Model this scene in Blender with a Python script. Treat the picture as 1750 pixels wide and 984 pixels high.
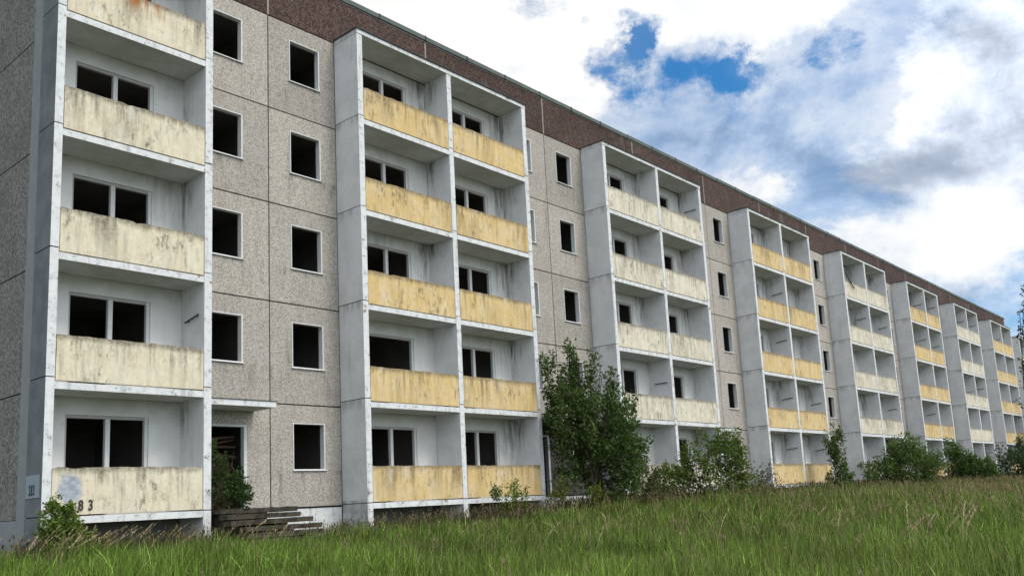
import bpy, math, random
import numpy as np
from mathutils import Vector, Matrix

# ------------------------------------------------------------------ scene, camera, light, exposure
S = bpy.context.scene
for o in list(bpy.data.objects):
    bpy.data.objects.remove(o)
COL = S.collection
CAM = np.array([-7.6335, -20.5645, 1.3520])
R2 = np.array([0.65056699, -0.75758128, -0.05322777])
U2 = np.array([-0.08812835, -0.14492165, 0.98551058])
FW = np.array([0.75431823, 0.63644978, 0.16104562])
cd = bpy.data.cameras.new('camera')
cam = bpy.data.objects.new('camera', cd); COL.objects.link(cam)
cam.matrix_world = Matrix(((R2[0], U2[0], -FW[0], CAM[0]), (R2[1], U2[1], -FW[1], CAM[1]), (R2[2], U2[2], -FW[2], CAM[2]), (0, 0, 0, 1)))
cd.sensor_width = 36.0; cd.sensor_fit = 'HORIZONTAL'
cd.lens = 31.341; cd.shift_x = -0.01785; cd.shift_y = 0.06767
cd.clip_start = 0.1; cd.clip_end = 6000
S.camera = cam
S.view_settings.view_transform = 'Standard'; S.view_settings.look = 'None'
S.view_settings.gamma = 1.0; S.view_settings.use_curve_mapping = False
S.view_settings.exposure = 0.2
S.cycles.max_bounces = 6; S.cycles.diffuse_bounces = 4; S.cycles.glossy_bounces = 2
S.cycles.transmission_bounces = 3; S.cycles.transparent_max_bounces = 8
try:
    S.cycles.use_denoising = True
except Exception:
    pass

SUN_EL, SUN_AZ = math.radians(52), math.radians(163)    # compass: 0 = +Y, clockwise
sd = bpy.data.lights.new('sun', 'SUN'); sun = bpy.data.objects.new('sun', sd); COL.objects.link(sun)
sd.energy = 1.5; sd.angle = math.radians(16); sd.color = (1.0, 0.92, 0.82)
sdir = Vector((math.sin(SUN_AZ) * math.cos(SUN_EL), math.cos(SUN_AZ) * math.cos(SUN_EL), math.sin(SUN_EL)))
sun.rotation_euler = (-sdir).to_track_quat('-Z', 'Y').to_euler(); sun.location = (0, -40, 60)


class N:
    """small helper around a node tree"""
    def __init__(s, tree):
        s.t = tree; s.n = tree.nodes; s.l = tree.links
    def new(s, ty, **kw):
        n = s.n.new(ty)
        for k, v in kw.items(): setattr(n, k, v)
        return n
    def put(s, sock, v):
        if v is None: return
        if isinstance(v, bpy.types.NodeSocket): s.l.new(v, sock)
        elif isinstance(v, (tuple, list)) and len(v) == 3 and sock.type == 'RGBA': sock.default_value = (*v, 1)
        else: sock.default_value = v
    def m(s, op, a, b=None, c=None, clamp=False):
        n = s.new('ShaderNodeMath', operation=op, use_clamp=clamp)
        s.put(n.inputs[0], a); s.put(n.inputs[1], b); s.put(n.inputs[2], c)
        return n.outputs[0]
    def v(s, op, a, b=None):
        n = s.new('ShaderNodeVectorMath', operation=op)
        s.put(n.inputs[0], a); s.put(n.inputs[1], b)
        return n.outputs['Value'] if op in ('DISTANCE', 'LENGTH', 'DOT_PRODUCT') else n.outputs[0]
    def noise(s, vec, scale, detail=4, rough=0.55, color=False, dist=0.0):
        n = s.new('ShaderNodeTexNoise')
        s.put(n.inputs['Vector'], vec); n.inputs['Scale'].default_value = scale
        n.inputs['Detail'].default_value = detail; n.inputs['Roughness'].default_value = rough
        n.inputs['Distortion'].default_value = dist
        return n.outputs['Color' if color else 'Fac']
    def voro(s, vec, scale, feature='F1', out='Color', rnd=1.0):
        n = s.new('ShaderNodeTexVoronoi', feature=feature)
        s.put(n.inputs['Vector'], vec); n.inputs['Scale'].default_value = scale
        n.inputs['Randomness'].default_value = rnd
        return n.outputs[out]
    def mix(s, f, a, b, mode='MIX'):
        n = s.new('ShaderNodeMix', data_type='RGBA', blend_type=mode)
        s.put(n.inputs[0], f); s.put(n.inputs[6], a); s.put(n.inputs[7], b)
        return n.outputs[2]
    def ramp(s, f, stops, interp='LINEAR'):
        n = s.new('ShaderNodeValToRGB'); e = n.color_ramp.elements; n.color_ramp.interpolation = interp
        while len(e) < len(stops): e.new(0.5)
        for i, (p, c) in enumerate(stops):
            e[i].position = p; e[i].color = (c, c, c, 1) if isinstance(c, (int, float)) else (*c, 1)
        s.put(n.inputs[0], f); return n.outputs[0]
    def step(s, x, lo, hi):
        n = s.new('ShaderNodeMapRange', interpolation_type='SMOOTHSTEP')
        s.put(n.inputs[0], x); n.inputs[1].default_value = lo; n.inputs[2].default_value = hi
        n.inputs[3].default_value = 0; n.inputs[4].default_value = 1
        return n.outputs[0]
    def scale(s, vec, sx, sy, sz, off=(0, 0, 0)):
        n = s.new('ShaderNodeMapping'); s.put(n.inputs[0], vec)
        n.inputs['Scale'].default_value = (sx, sy, sz); n.inputs['Location'].default_value = off
        return n.outputs[0]
    def sep(s, vec):
        n = s.new('ShaderNodeSeparateXYZ'); s.put(n.inputs[0], vec); return n.outputs
    def comb(s, x, y, z):
        n = s.new('ShaderNodeCombineXYZ'); s.put(n.inputs[0], x); s.put(n.inputs[1], y); s.put(n.inputs[2], z); return n.outputs[0]


# ------------------------------------------------------------------ sky: Nishita blue under broken cloud
def ray(u, v):
    d = FW + R2 * (u - 906.24) / 1523.54 - U2 * (v - 610.42) / 1523.54
    return d / np.linalg.norm(d)

world = bpy.data.worlds.new('World'); S.world = world; world.use_nodes = True
w = N(world.node_tree); w.n.clear()
wout = w.new('ShaderNodeOutputWorld'); bg = w.new('ShaderNodeBackground')
sky = w.new('ShaderNodeTexSky', sky_type='NISHITA', sun_disc=False, sun_elevation=SUN_EL, sun_rotation=SUN_AZ)
sky.dust_density = 0.4; sky.ozone_density = 2.5; sky.air_density = 1.0
dirv = w.new('ShaderNodeTexCoord').outputs['Generated']
SKY_STRENGTH = 0.1
bg.inputs[1].default_value = SKY_STRENGTH

def blob(px, r, stretch=1.0):
    """soft mass of cloud round one direction of the sky; stretch > 1 widens it along the horizon"""
    c = px if len(px) == 3 else ray(*px)
    d = w.v('SUBTRACT', warped, tuple(c))
    d = w.v('MULTIPLY', d, (1 / stretch, 1 / stretch, 1))
    return w.step(w.m('DIVIDE', w.v('LENGTH', d), r), 1.0, 0.15)

wn = w.v('SUBTRACT', w.noise(dirv, 6.0, 9, 0.66, color=True), (0.5, 0.5, 0.5))
warped = w.v('ADD', dirv, w.v('MULTIPLY', wn, (0.15, 0.15, 0.12)))
flat = w.scale(dirv, 1, 1, 1.7)
n_big = w.noise(flat, 4.6, 12, 0.62, dist=0.3)
n_up = w.noise(w.v('ADD', flat, tuple(Vector((sdir.x, sdir.y, sdir.z)) * 0.04)), 4.6, 12, 0.62, dist=0.3)
n_fine = w.noise(flat, 14.0, 10, 0.66)
cov = w.m('ADD', w.m('MULTIPLY', n_big, 1.15), 0.12)
cov = w.m('ADD', cov, w.m('MULTIPLY', w.m('SUBTRACT', n_fine, 0.5), 0.62))
for px, r, st, wt in [((1300, 140), .13, 1.8, -.30), ((1160, 250), .14, 1.5, -.34), ((1380, 270), .12, 1.5, -.30), ((1480, 100), .08, 1.5, -.2), ((1500, 360), .05, 2.0, -.2), ((1700, 500), .08, 1.5, -.2),
                      ((830, 90), .20, 1.2, .50), ((1290, 305), .065, 1.0, .6), ((1330, 25), .08, 1.8, .20), ((1150, 10), .04, 1.5, .2), ((1560, 200), .16, 1.5, .30),
                      ((1560, 400), .14, 1.6, .25), ((600, 0), .2, 1.0, .3)]:
    cov = w.m('ADD', cov, w.m('MULTIPLY', blob(px, r, st), wt))
hole = 0.0
for px, r, st, wt in [((1085, 35), .042, 1.0, 1.0), ((1072, 75), .03, 1.0, .8), ((1035, 130), .045, 1.0, 1.0), ((1080, 85), .035, 1.0, .6), ((1200, 105), .036, 1.8, .95), ((1150, 135), .03, 1.6, .6), ((1260, 125), .025, 2.0, .6), ((1110, 175), .03, 1.5, .4), ((1000, 40), .02, 1.0, .5), ((1045, 185), .035, 1.0, .6),
                      ((1445, 82), .03, 2.0, .66), ((1300, 122), .03, 2.0, .62), ((1160, 50), .02, 1.6, .4), ((915, 8), .03, 1.8, .5), ((1745, 560), .05, 1.0, .7), ((1240, 160), .05, 2.0, .35)]:
    hole = w.m('ADD', hole, w.m('MULTIPLY', blob(px, r, st), wt))
hole = w.m('MULTIPLY', w.step(w.m('ADD', hole, w.m('MULTIPLY', w.m('SUBTRACT', n_fine, .5), -2.3)), .22, 1.15), w.step(hole, .05, .4))
veil = w.m('MULTIPLY', w.m('SUBTRACT', 1.0, hole), w.m('ADD', 0.34, w.m('MULTIPLY', n_fine, 0.55)))
mask = w.m('MAXIMUM', veil, w.m('MULTIPLY', w.step(cov, 0.36, 0.86), w.m('SUBTRACT', 1.0, w.m('MULTIPLY', hole, .95))))
# light and grey of the cloud bodies
lum = w.m('ADD', 0.64, w.m('MULTIPLY', w.m('SUBTRACT', n_big, n_up), 1.9))
lum = w.m('ADD', lum, w.m('MULTIPLY', w.m('SUBTRACT', n_fine, 0.5), 0.55))
for px, r, st, wt in [((850, 90), .20, 1.2, .50), ((660, 20), .12, 1.2, .30), ((1290, 308), .055, 1.0, .55), ((1480, 195), .06, 1.5, .42), ((1610, 160), .045, 2.0, .40),
                      ((1590, 405), .075, 1.8, .38), ((1690, 425), .06, 1.5, .25), ((1310, 35), .09, 1.6, .24), ((1180, 30), .06, 1.2, .20), ((1660, 40), .08, 1.5, -.12), ((1490, 250), .09, 1.7, -.17),
                      ((1630, 275), .10, 1.7, -.12), ((1690, 210), .07, 1.3, -.10), ((1560, 320), .07, 2.0, -.08), ((1430, 300), .06, 1.5, -.10), ((1450, 440), .06, 1.6, -.10), ((1700, 510), .07, 1.6, -.10), ((1710, 100), .07, 1.2, -.10),
                      ((770, 70), .04, 1.4, -.20), ((1210, 240), .12, 1.8, -.12), ((1380, 240), .09, 1.5, -.12)]:
    lum = w.m('ADD', lum, w.m('MULTIPLY', blob(px, r, st), wt))
ccol = w.ramp(lum, [(0.0, (.25, .31, .41)), (0.28, (.37, .43, .53)), (0.52, (.56, .63, .74)), (0.74, (.76, .79, .82)), (0.95, (.86, .86, .855))])
# forward-scatter glow on cloud behind the camera, added to light the facade
added_glow = w.m('ADD', 1.0, w.m('MULTIPLY', w.m('POWER', w.m('MAXIMUM', w.v('DOT_PRODUCT', dirv, tuple(sdir)), 0.0), 2.5), 2.6))
ccol = w.v('MULTIPLY', ccol, w.v('MULTIPLY', w.comb(added_glow, added_glow, added_glow), w.mix(w.step(added_glow, 1.1, 2.0), (1, 1, 1), (1.04, .985, .90))))
ccol = w.v('MULTIPLY', ccol, (1 / SKY_STRENGTH,) * 3)
blue = w.v('MULTIPLY', sky.outputs[0], (0.36, 1.02, 1.38))
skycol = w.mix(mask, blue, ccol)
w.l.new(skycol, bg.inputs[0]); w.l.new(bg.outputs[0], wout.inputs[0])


# ------------------------------------------------------------------ materials
def mat(name, build):
    m = bpy.data.materials.new(name); m.use_nodes = True
    t = N(m.node_tree); t.n.clear()
    out = t.new('ShaderNodeOutputMaterial'); p = t.new('ShaderNodeBsdfPrincipled')
    p.inputs['Specular IOR Level'].default_value = 0.25
    t.l.new(p.outputs[0], out.inputs[0])
    pos = t.new('ShaderNodeNewGeometry').outputs['Position']
    build(t, p, pos)
    return m

def setc(t, p, col, rough=0.9):
    t.put(p.inputs['Base Color'], col); t.put(p.inputs['Roughness'], rough)

def bump(t, p, h, strength=0.4, dist=0.02):
    b = t.new('ShaderNodeBump'); b.inputs['Strength'].default_value = strength; b.inputs['Distance'].default_value = dist
    t.put(b.inputs['Height'], h); t.l.new(b.outputs[0], p.inputs['Normal'])

def storey_frac(t, pos, off):
    z = t.sep(pos)[2]
    return t.m('FRACT', t.m('DIVIDE', t.m('SUBTRACT', z, off), 2.8))

def streaks(t, pos, s=3.0, zs=0.16, detail=5, rough=0.6):
    return t.noise(t.scale(pos, s, s, s * zs), 1.0, detail, rough)

def aggregate(dark, mid, light, stain=0.35, sc=36.0, vig=.55):
    def b(t, p, pos):
        cell = t.sep(t.voro(pos, sc))[0]
        cell2 = t.sep(t.voro(t.v('ADD', pos, (3.1, 1.7, 9.2)), sc * 2.1))[0]
        v = t.m('ADD', t.m('MULTIPLY', cell, 0.62), t.m('MULTIPLY', cell2, 0.38))
        c = t.ramp(v, [(0.12, dark), (0.42, mid), (0.78, light)])
        big = t.noise(pos, 0.55, 4, 0.6)
        c = t.mix(t.step(big, 0.38, 0.72), c, t.mix(vig, c, tuple(q * .72 for q in mid)), 'MIX')
        st = t.m('MULTIPLY', t.step(streaks(t, pos, 3.0, 0.13), 0.555, 0.74), stain)
        c = t.mix(st, c, (.045, .043, .038))
        # rain runs below the sills and joints, and a tone of its own for every panel
        fr = storey_frac(t, pos, 2.56)
        c = t.mix(t.m('MULTIPLY', t.m('MULTIPLY', t.step(fr, .62, .99), t.step(streaks(t, t.v('ADD', pos, (5, 2, 0)), 5.5, .16, 6, .66), .50, .70)), .55), c, (.06, .056, .048))
        rn = t.new('ShaderNodeObjectInfo').outputs['Random']
        c = t.v('MULTIPLY', c, t.comb(*[t.m('ADD', .90, t.m('MULTIPLY', rn, q)) for q in (.20, .185, .17)]))
        # pale lime veil here and there
        c = t.mix(t.m('MULTIPLY', t.step(t.noise(t.scale(pos, 1, 1, .4), 1.1, 5, .65), .56, .75), .35), c, (.36, .34, .31))
        setc(t, p, c, 0.95)
        bump(t, p, v, 0.55, 0.02)
    return b

M = {}
M['aggregate'] = mat('washed_pebble_concrete', aggregate((.200, .182, .160), (.385, .355, .315), (.58, .54, .485), .38, 44.0, .3))
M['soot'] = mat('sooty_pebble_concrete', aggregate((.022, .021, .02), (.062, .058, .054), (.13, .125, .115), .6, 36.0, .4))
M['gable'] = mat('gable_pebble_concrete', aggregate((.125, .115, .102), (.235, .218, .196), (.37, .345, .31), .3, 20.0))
M['band'] = mat('red_brown_pebble_concrete', aggregate((.020, .013, .011), (.058, .036, .031), (.15, .10, .085), .5, 28.0))

def paint_white(t, p, pos):
    n = t.noise(pos, 5.5, 7, 0.65); f = t.noise(pos, 26, 5, 0.6)
    c = t.mix(t.step(n, .35, .7), (.72, .73, .73), (.57, .585, .59))
    c = t.mix(t.step(t.m('ADD', t.m('MULTIPLY', n, .6), t.m('MULTIPLY', f, .4)), .565, .61), c, (.27, .25, .22))
    c = t.mix(t.m('MULTIPLY', t.step(streaks(t, pos, 5, .1), .54, .72), .50), c, (.24, .23, .20))
    c = t.mix(t.m('MULTIPLY', t.step(t.noise(pos, 2.4, 5, .62), .645, .69), .75), c, (.24, .14, .06))
    setc(t, p, c, 0.8); bump(t, p, f, .2, .01)
M['white'] = mat('chipped_white_paint', paint_white)

def side_grey(t, p, pos):
    n = t.noise(pos, 1.3, 6, .62); f = t.noise(pos, 14, 5, .6)
    c = t.mix(t.step(n, .3, .72), (.74, .745, .75), (.61, .62, .625))
    c = t.mix(t.m('MULTIPLY', t.step(f, .45, .8), .25), c, (.26, .265, .27))
    z = t.sep(pos)[2]
    low = t.m('MULTIPLY', t.step(z, 1.9, 1.1), t.step(t.noise(pos, 3.0, 5, .6), .3, .6))
    c = t.mix(t.m('MULTIPLY', low, .75), c, (.15, .15, .13))
    c = t.mix(t.m('MULTIPLY', t.step(streaks(t, pos, 2.6, .1), .58, .76), .32), c, (.17, .165, .15))
    fr = storey_frac(t, pos, 4.49)
    c = t.mix(t.m('MULTIPLY', t.m('MULTIPLY', t.step(fr, .86, 1.0), t.step(streaks(t, pos, 3.6, .12), .42, .62)), .45), c, (.13, .125, .115))
    setc(t, p, c, .9); bump(t, p, f, .15, .01)
M['side'] = mat('grey_painted_concrete', side_grey)

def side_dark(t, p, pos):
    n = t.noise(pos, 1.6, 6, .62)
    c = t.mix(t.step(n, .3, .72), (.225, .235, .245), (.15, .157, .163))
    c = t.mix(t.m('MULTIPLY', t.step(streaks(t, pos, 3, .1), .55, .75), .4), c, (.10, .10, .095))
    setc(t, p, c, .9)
M['side_dark'] = mat('dark_grey_concrete', side_dark)  # darker grey than the other bay side walls

def loggia_back(t, p, pos):
    n = t.noise(pos, 1.8, 6, .62)
    c = t.mix(t.step(n, .3, .75), (.78, .775, .76), (.68, .675, .655))
    fr = storey_frac(t, pos, 1.62)
    x = t.sep(pos)[0]
    wet = t.noise(t.scale(pos, .22, .22, .25), 1.0, 2, .5)
    mould = t.new('ShaderNodeAttribute', attribute_type='OBJECT', attribute_name='mould').outputs['Fac']; xr = t.new('ShaderNodeAttribute', attribute_type='OBJECT', attribute_name='right_end').outputs['Fac']
    st = t.m('MULTIPLY', t.step(streaks(t, pos, 5.0, .13, 6, .68), .40, .64), t.m('MULTIPLY', t.step(fr, .22, .9), t.m('ADD', t.m('MULTIPLY', t.step(wet, .56, .64), .35), t.m('MULTIPLY', mould, t.step(t.m('SUBTRACT', xr, x), .95, .15)))))
    c = t.mix(t.m('MULTIPLY', st, .9), c, (.075, .07, .058))
    c = t.mix(t.m('MULTIPLY', t.step(t.m('ADD', fr, t.m('MULTIPLY', t.m('SUBTRACT', n, .5), .25)), .80, .93), .22), c, (.36, .35, .27))
    c = t.mix(t.m('MULTIPLY', t.step(t.noise(pos, 7, 5, .65), .62, .72), .5), c, (.28, .26, .22))
    setc(t, p, c, .9)
M['back'] = mat('stained_white_plaster', loggia_back)

def inner_wall(t, p, pos):
    n = t.noise(pos, 1.8, 6, .62); f = t.noise(pos, 12, 5, .6)
    c = t.mix(t.step(n, .3, .75), (.78, .785, .79), (.66, .665, .67))
    fr = storey_frac(t, pos, 1.62); xyz = t.sep(pos)
    wet = t.noise(t.scale(pos, .22, .22, .25), 1.0, 2, .5)
    near = t.step(t.m('ADD', xyz[1], t.m('MULTIPLY', t.m('SUBTRACT', n, .5), .8)), -.75, -.05)
    st = t.m('MULTIPLY', t.m('MULTIPLY', t.step(streaks(t, pos, 6.0, .14, 6, .68), .42, .66), t.step(fr, .25, .95)), t.m('MULTIPLY', near, t.step(wet, .44, .56)))
    c = t.mix(st, c, (.06, .056, .046))
    c = t.mix(t.m('MULTIPLY', t.step(t.noise(pos, 9, 5, .7), .63, .70), .6), c, (.25, .24, .22))
    c = t.mix(t.m('MULTIPLY', t.step(streaks(t, pos, 3, .1), .58, .78), .25), c, (.25, .24, .21))
    setc(t, p, c, .9)
M['inner'] = mat('balcony_inner_wall', inner_wall)

def soffit(t, p, pos):
    n = t.noise(pos, 2.2, 6, .6)
    c = t.mix(t.step(n, .32, .72), (.66, .67, .63), (.55, .56, .52))
    c = t.mix(t.m('MULTIPLY', t.step(t.noise(pos, 5, 6, .65), .6, .75), .4), c, (.2, .18, .14))
    setc(t, p, c, .9)
M['soffit'] = mat('balcony_soffit_concrete', soffit)

def parapet(base, worn, dirt):
    def b(t, p, pos):
        zz = t.m('DIVIDE', t.m('MODULO', t.m('SUBTRACT', t.sep(pos)[2], 1.62), 2.8), .985)
        n = t.noise(pos, 2.2, 6, .62); f = t.noise(pos, 9, 7, .68)
        c = t.mix(t.step(n, .30, .70), base, worn)
        c = t.mix(t.m('MULTIPLY', t.step(f, .42, .72), .45), c, tuple(min(1, v * 1.15 + .05) for v in base))
        c = t.mix(t.m('MULTIPLY', t.step(t.noise(t.scale(pos, 7, 7, .9), 1, 5, .6), .44, .68), .30), c, tuple(v * .62 for v in base))
        wet = t.noise(t.scale(pos, .75, .75, .33, (4.7, 0, 2.2)), 1.0, 3, .6)
        s1 = streaks(t, pos, 6.5, .10, 7, .68); s2 = streaks(t, t.v('ADD', pos, (7, 3, 1)), 17, .13, 5, .62)
        up = t.step(zz, .05, 1.0)
        run = t.m('MULTIPLY', t.step(t.m('ADD', s1, t.m('MULTIPLY', t.m('SUBTRACT', wet, .5), .8)), .46, .70), t.m('ADD', .35, t.m('MULTIPLY', up, .65)))
        fine = t.m('MULTIPLY', t.step(s2, .52, .74), t.step(zz, .45, 1.0))
        top = t.step(t.m('ADD', zz, t.m('MULTIPLY', t.m('SUBTRACT', s1, .5), .42)), .78, 1.0)
        d = t.m('MAXIMUM', t.m('MULTIPLY', run, .85), t.m('MAXIMUM', t.m('MULTIPLY', fine, .65), t.m('MULTIPLY', top, .85)))
        blot = t.m('MULTIPLY', t.step(t.noise(t.scale(pos, 1.25, 1.25, .5, (3, 9, 5)), 4.2, 10, .76, dist=.08), .50, .63), t.step(t.noise(t.scale(pos, .8, .8, .6), 1.0, 3, .6), .42, .58))
        d = t.m('MAXIMUM', d, t.m('MULTIPLY', blot, .9))
        d = t.m('MULTIPLY', d, t.m('ADD', .55, t.m('MULTIPLY', t.step(t.noise(pos, 11, 6, .7), .32, .62), .45)))
        c = t.mix(t.m('MULTIPLY', d, dirt), c, (.082, .068, .046))
        c = t.mix(t.m('MULTIPLY', t.step(t.noise(t.scale(t.v('ADD', pos, (8, 0, 3)), 1.2, 1.2, .6), 1.7, 9, .74), .54, .66), .45), c, tuple(min(.8, v * .45 + .42) for v in base))
        sp = t.m('MULTIPLY', t.step(t.noise(pos, 7, 7, .74), .60, .70), .65)
        c = t.mix(sp, c, (.16, .14, .10))
        at = t.new('ShaderNodeAttribute', attribute_type='OBJECT', attribute_name='rust').outputs['Fac']
        xx = t.sep(pos)[0]
        rs = t.m('MULTIPLY', t.m('MULTIPLY', t.step(streaks(t, pos, 8, .07, 5, .6), .40, .58), t.step(zz, .45, .95)), t.m('MULTIPLY', at, t.step(t.m('ABSOLUTE', t.m('SUBTRACT', xx, 1.75)), .75, .2)))
        c = t.mix(rs, c, (.33, .12, .02))
        c = t.mix(t.m('MULTIPLY', t.step(streaks(t, t.v('ADD', pos, (1, 5, 4)), 5, .1, 4, .6), .68, .76), .5), c, (.34, .19, .06))
        pa = t.new('ShaderNodeAttribute', attribute_type='OBJECT', attribute_name='paint_patch').outputs['Fac']
        q = t.v('MULTIPLY', t.v('SUBTRACT', pos, (.37, 0, 2.16)), (1 / .27, 0, 1 / .34))
        q = t.m('ADD', t.v('LENGTH', q), t.m('MULTIPLY', t.m('SUBTRACT', t.noise(t.scale(pos, 1, 1, 2.2), 6, 5, .6), .5), .8))
        c = t.mix(t.m('MULTIPLY', t.m('MULTIPLY', t.step(q, 1.15, .65), .85), pa), c, t.mix(t.step(f, .35, .65), (.20, .25, .35), (.42, .45, .52)))
        setc(t, p, c, .92); bump(t, p, f, .3, .012)
    return b
M['cream'] = mat('dirty_cream_render', parapet((.71, .65, .50), (.67, .59, .43), 1.0))
M['yellow'] = mat('dirty_yellow_render', parapet((.65, .465, .20), (.67, .52, .30), .95))
M['pale'] = mat('dirty_off_white_render', parapet((.72, .67, .54), (.60, .54, .42), 1.0))

def plain(c, r=.9, var=.25, sc=6.0):
    def b(t, p, pos):
        n = t.noise(pos, sc, 5, .6)
        setc(t, p, t.mix(n, tuple(v * (1 - var) for v in c), tuple(min(1, v * (1 + var)) for v in c)), r)
    return b
M['floor'] = mat('balcony_floor_concrete', plain((.40, .39, .37), .9, .2, 3))
M['joint'] = mat('dark_joint_sealant', plain((.05, .047, .043)))
M['dark_rail'] = mat('dark_rusty_steel', plain((.07, .055, .045), .6))
M['inside'] = mat('gutted_room_concrete', plain((.22, .21, .195), .95, .4, 1.5))
M['frame'] = mat('weathered_white_timber', plain((.66, .665, .66), .7, .2, 9))
M['frame_grey'] = mat('weathered_grey_timber', plain((.46, .45, .44), .8, .22, 9))
M['sealstrip'] = mat('pale_sealant', plain((.34, .30, .27), .9, .25, 8))
M['flash'] = mat('grey_green_roof_sheet', plain((.10, .125, .115), .7, .4, 4))
M['felt'] = mat('roof_felt', plain((.06, .06, .06)))
M['plinth'] = mat('peeling_whitewash', paint_white)
M['strip'] = mat('corner_concrete', plain((.30, .31, .305), .9, .2, 4))
M['canopy'] = mat('canopy_concrete', paint_white)
M['redwood'] = mat('broken_red_brown_boards', plain((.075, .040, .024), .85, .55, 7))
M['patch'] = mat('blue_grey_paint_patch', plain((.30, .36, .48), .85, .25, 7))
M['sign'] = mat('pale_blue_sign_paint', plain((.33, .39, .43), .8, .12, 8))
M['ink'] = mat('black_stencil_paint', plain((.055, .053, .052), .85, .5, 25))

def step_mat(t, p, pos):
    n = t.noise(pos, 5, 7, .66)
    c = t.mix(t.step(n, .35, .65), (.095, .078, .060), (.032, .027, .022))
    c = t.mix(t.m('MULTIPLY', t.step(t.noise(pos, 2.3, 4, .6), .5, .68), .7), c, (.055, .07, .025))
    setc(t, p, c, .95); bump(t, p, n, .6, .03)
M['riser'] = mat('dark_fill_under_steps', plain((.016, .014, .012), .95, .4, 5))  # near-black fill below each tread
M['steps'] = mat('mossy_broken_concrete', step_mat)

def soil(t, p, pos):
    n = t.noise(pos, 1.2, 7, .65)
    setc(t, p, t.mix(n, (.035, .045, .016), (.065, .062, .03)), .98)
M['ground'] = mat('meadow_soil', soil)
M['bark'] = mat('grey_brown_bark', plain((.085, .066, .048), .95, .45, 14))

def leafy(name, trans=.35, spec=.25):
    m = bpy.data.materials.new(name); m.use_nodes = True
    t = N(m.node_tree); t.n.clear()
    out = t.new('ShaderNodeOutputMaterial')
    col = t.new('ShaderNodeAttribute', attribute_name='tint').outputs['Color']
    d = t.new('ShaderNodeBsdfPrincipled'); d.inputs['Roughness'].default_value = .55; d.inputs['Specular IOR Level'].default_value = spec
    tr = t.new('ShaderNodeBsdfTranslucent'); mx = t.new('ShaderNodeMixShader'); mx.inputs[0].default_value = trans
    t.l.new(col, d.inputs['Base Color'])
    t.put(tr.inputs[0], t.mix(1.0, col, (1.15, 1.1, .6), 'MULTIPLY'))
    t.l.new(d.outputs[0], mx.inputs[1]); t.l.new(tr.outputs[0], mx.inputs[2]); t.l.new(mx.outputs[0], out.inputs[0])
    return m
M['grass'] = leafy('meadow_grass_blades', .30, .12)
M['leaf'] = leafy('shrub_leaves', .30, .25)


# ------------------------------------------------------------------ mesh helpers
class MB:
    def __init__(s): s.v = []; s.f = []; s.mi = []; s.mats = []
    def mid(s, m):
        if m not in s.mats: s.mats.append(m)
        return s.mats.index(m)
    def box(s, x0, x1, y0, y1, z0, z1, m, **faces):
        b = len(s.v)
        s.v += [(x0, y0, z0), (x1, y0, z0), (x1, y1, z0), (x0, y1, z0), (x0, y0, z1), (x1, y0, z1), (x1, y1, z1), (x0, y1, z1)]
        for nm, f in (('bottom', (0, 3, 2, 1)), ('top', (4, 5, 6, 7)), ('front', (0, 1, 5, 4)), ('right', (1, 2, 6, 5)), ('back', (2, 3, 7, 6)), ('left', (3, 0, 4, 7))):
            s.f.append(tuple(b + i for i in f)); s.mi.append(s.mid(faces.get(nm, m)))
    def hexa(s, pts, m):
        b = len(s.v); s.v += [tuple(p) for p in pts]
        for f in ((0, 3, 2, 1), (4, 5, 6, 7), (0, 1, 5, 4), (1, 2, 6, 5), (2, 3, 7, 6), (3, 0, 4, 7)):
            s.f.append(tuple(b + i for i in f)); s.mi.append(s.mid(m))
    def bar(s, p, q, r, m, n=6):
        p, q = Vector(p), Vector(q); d = (q - p).normalized()
        a = d.cross(Vector((0, 0, 1)));
        if a.length < 1e-3: a = Vector((1, 0, 0))
        a.normalize(); c = d.cross(a); b = len(s.v)
        for e in (p, q):
            for i in range(n):
                t = 2 * math.pi * i / n
                s.v.append(tuple(e + a * (r * math.cos(t)) + c * (r * math.sin(t))))
        for i in range(n):
            s.f.append((b + i, b + (i + 1) % n, b + n + (i + 1) % n, b + n + i)); s.mi.append(s.mid(m))
        s.f.append(tuple(b + i for i in range(n))[::-1]); s.mi.append(s.mid(m))
        s.f.append(tuple(b + n + i for i in range(n))); s.mi.append(s.mid(m))
    def build(s, name, parent=None, org=(0, 0, 0), bevel=0):
        me = bpy.data.meshes.new(name)
        off = Vector(org) if parent is None else world_loc(parent)
        me.from_pydata([tuple(Vector(v) - off) for v in s.v], [], s.f)
        for m in s.mats: me.materials.append(M[m])
        me.polygons.foreach_set('material_index', s.mi); me.update()
        o = bpy.data.objects.new(name, me); COL.objects.link(o)
        if parent is not None: o.parent = parent
        else: o.location = org
        if bevel:
            bv = o.modifiers.new('bevel', 'BEVEL'); bv.width = bevel; bv.segments = 1; bv.limit_method = 'ANGLE'
        return o

def world_loc(o):
    l = Vector((0, 0, 0))
    while o is not None:
        l += o.location; o = o.parent
    return l

def empty(name, loc, label, cat, group=None):
    o = bpy.data.objects.new(name, None); COL.objects.link(o); o.location = loc
    o.empty_display_size = .3
    o['label'] = label; o['category'] = cat
    if group: o['group'] = group
    return o

def tag(o, label, cat, kind=None, group=None):
    o['label'] = label; o['category'] = cat
    if kind: o['kind'] = kind
    if group: o['group'] = group

def sstep(a, b, x):
    t = np.clip((x - a) / (b - a), 0, 1); return t * t * (3 - 2 * t)

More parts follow.
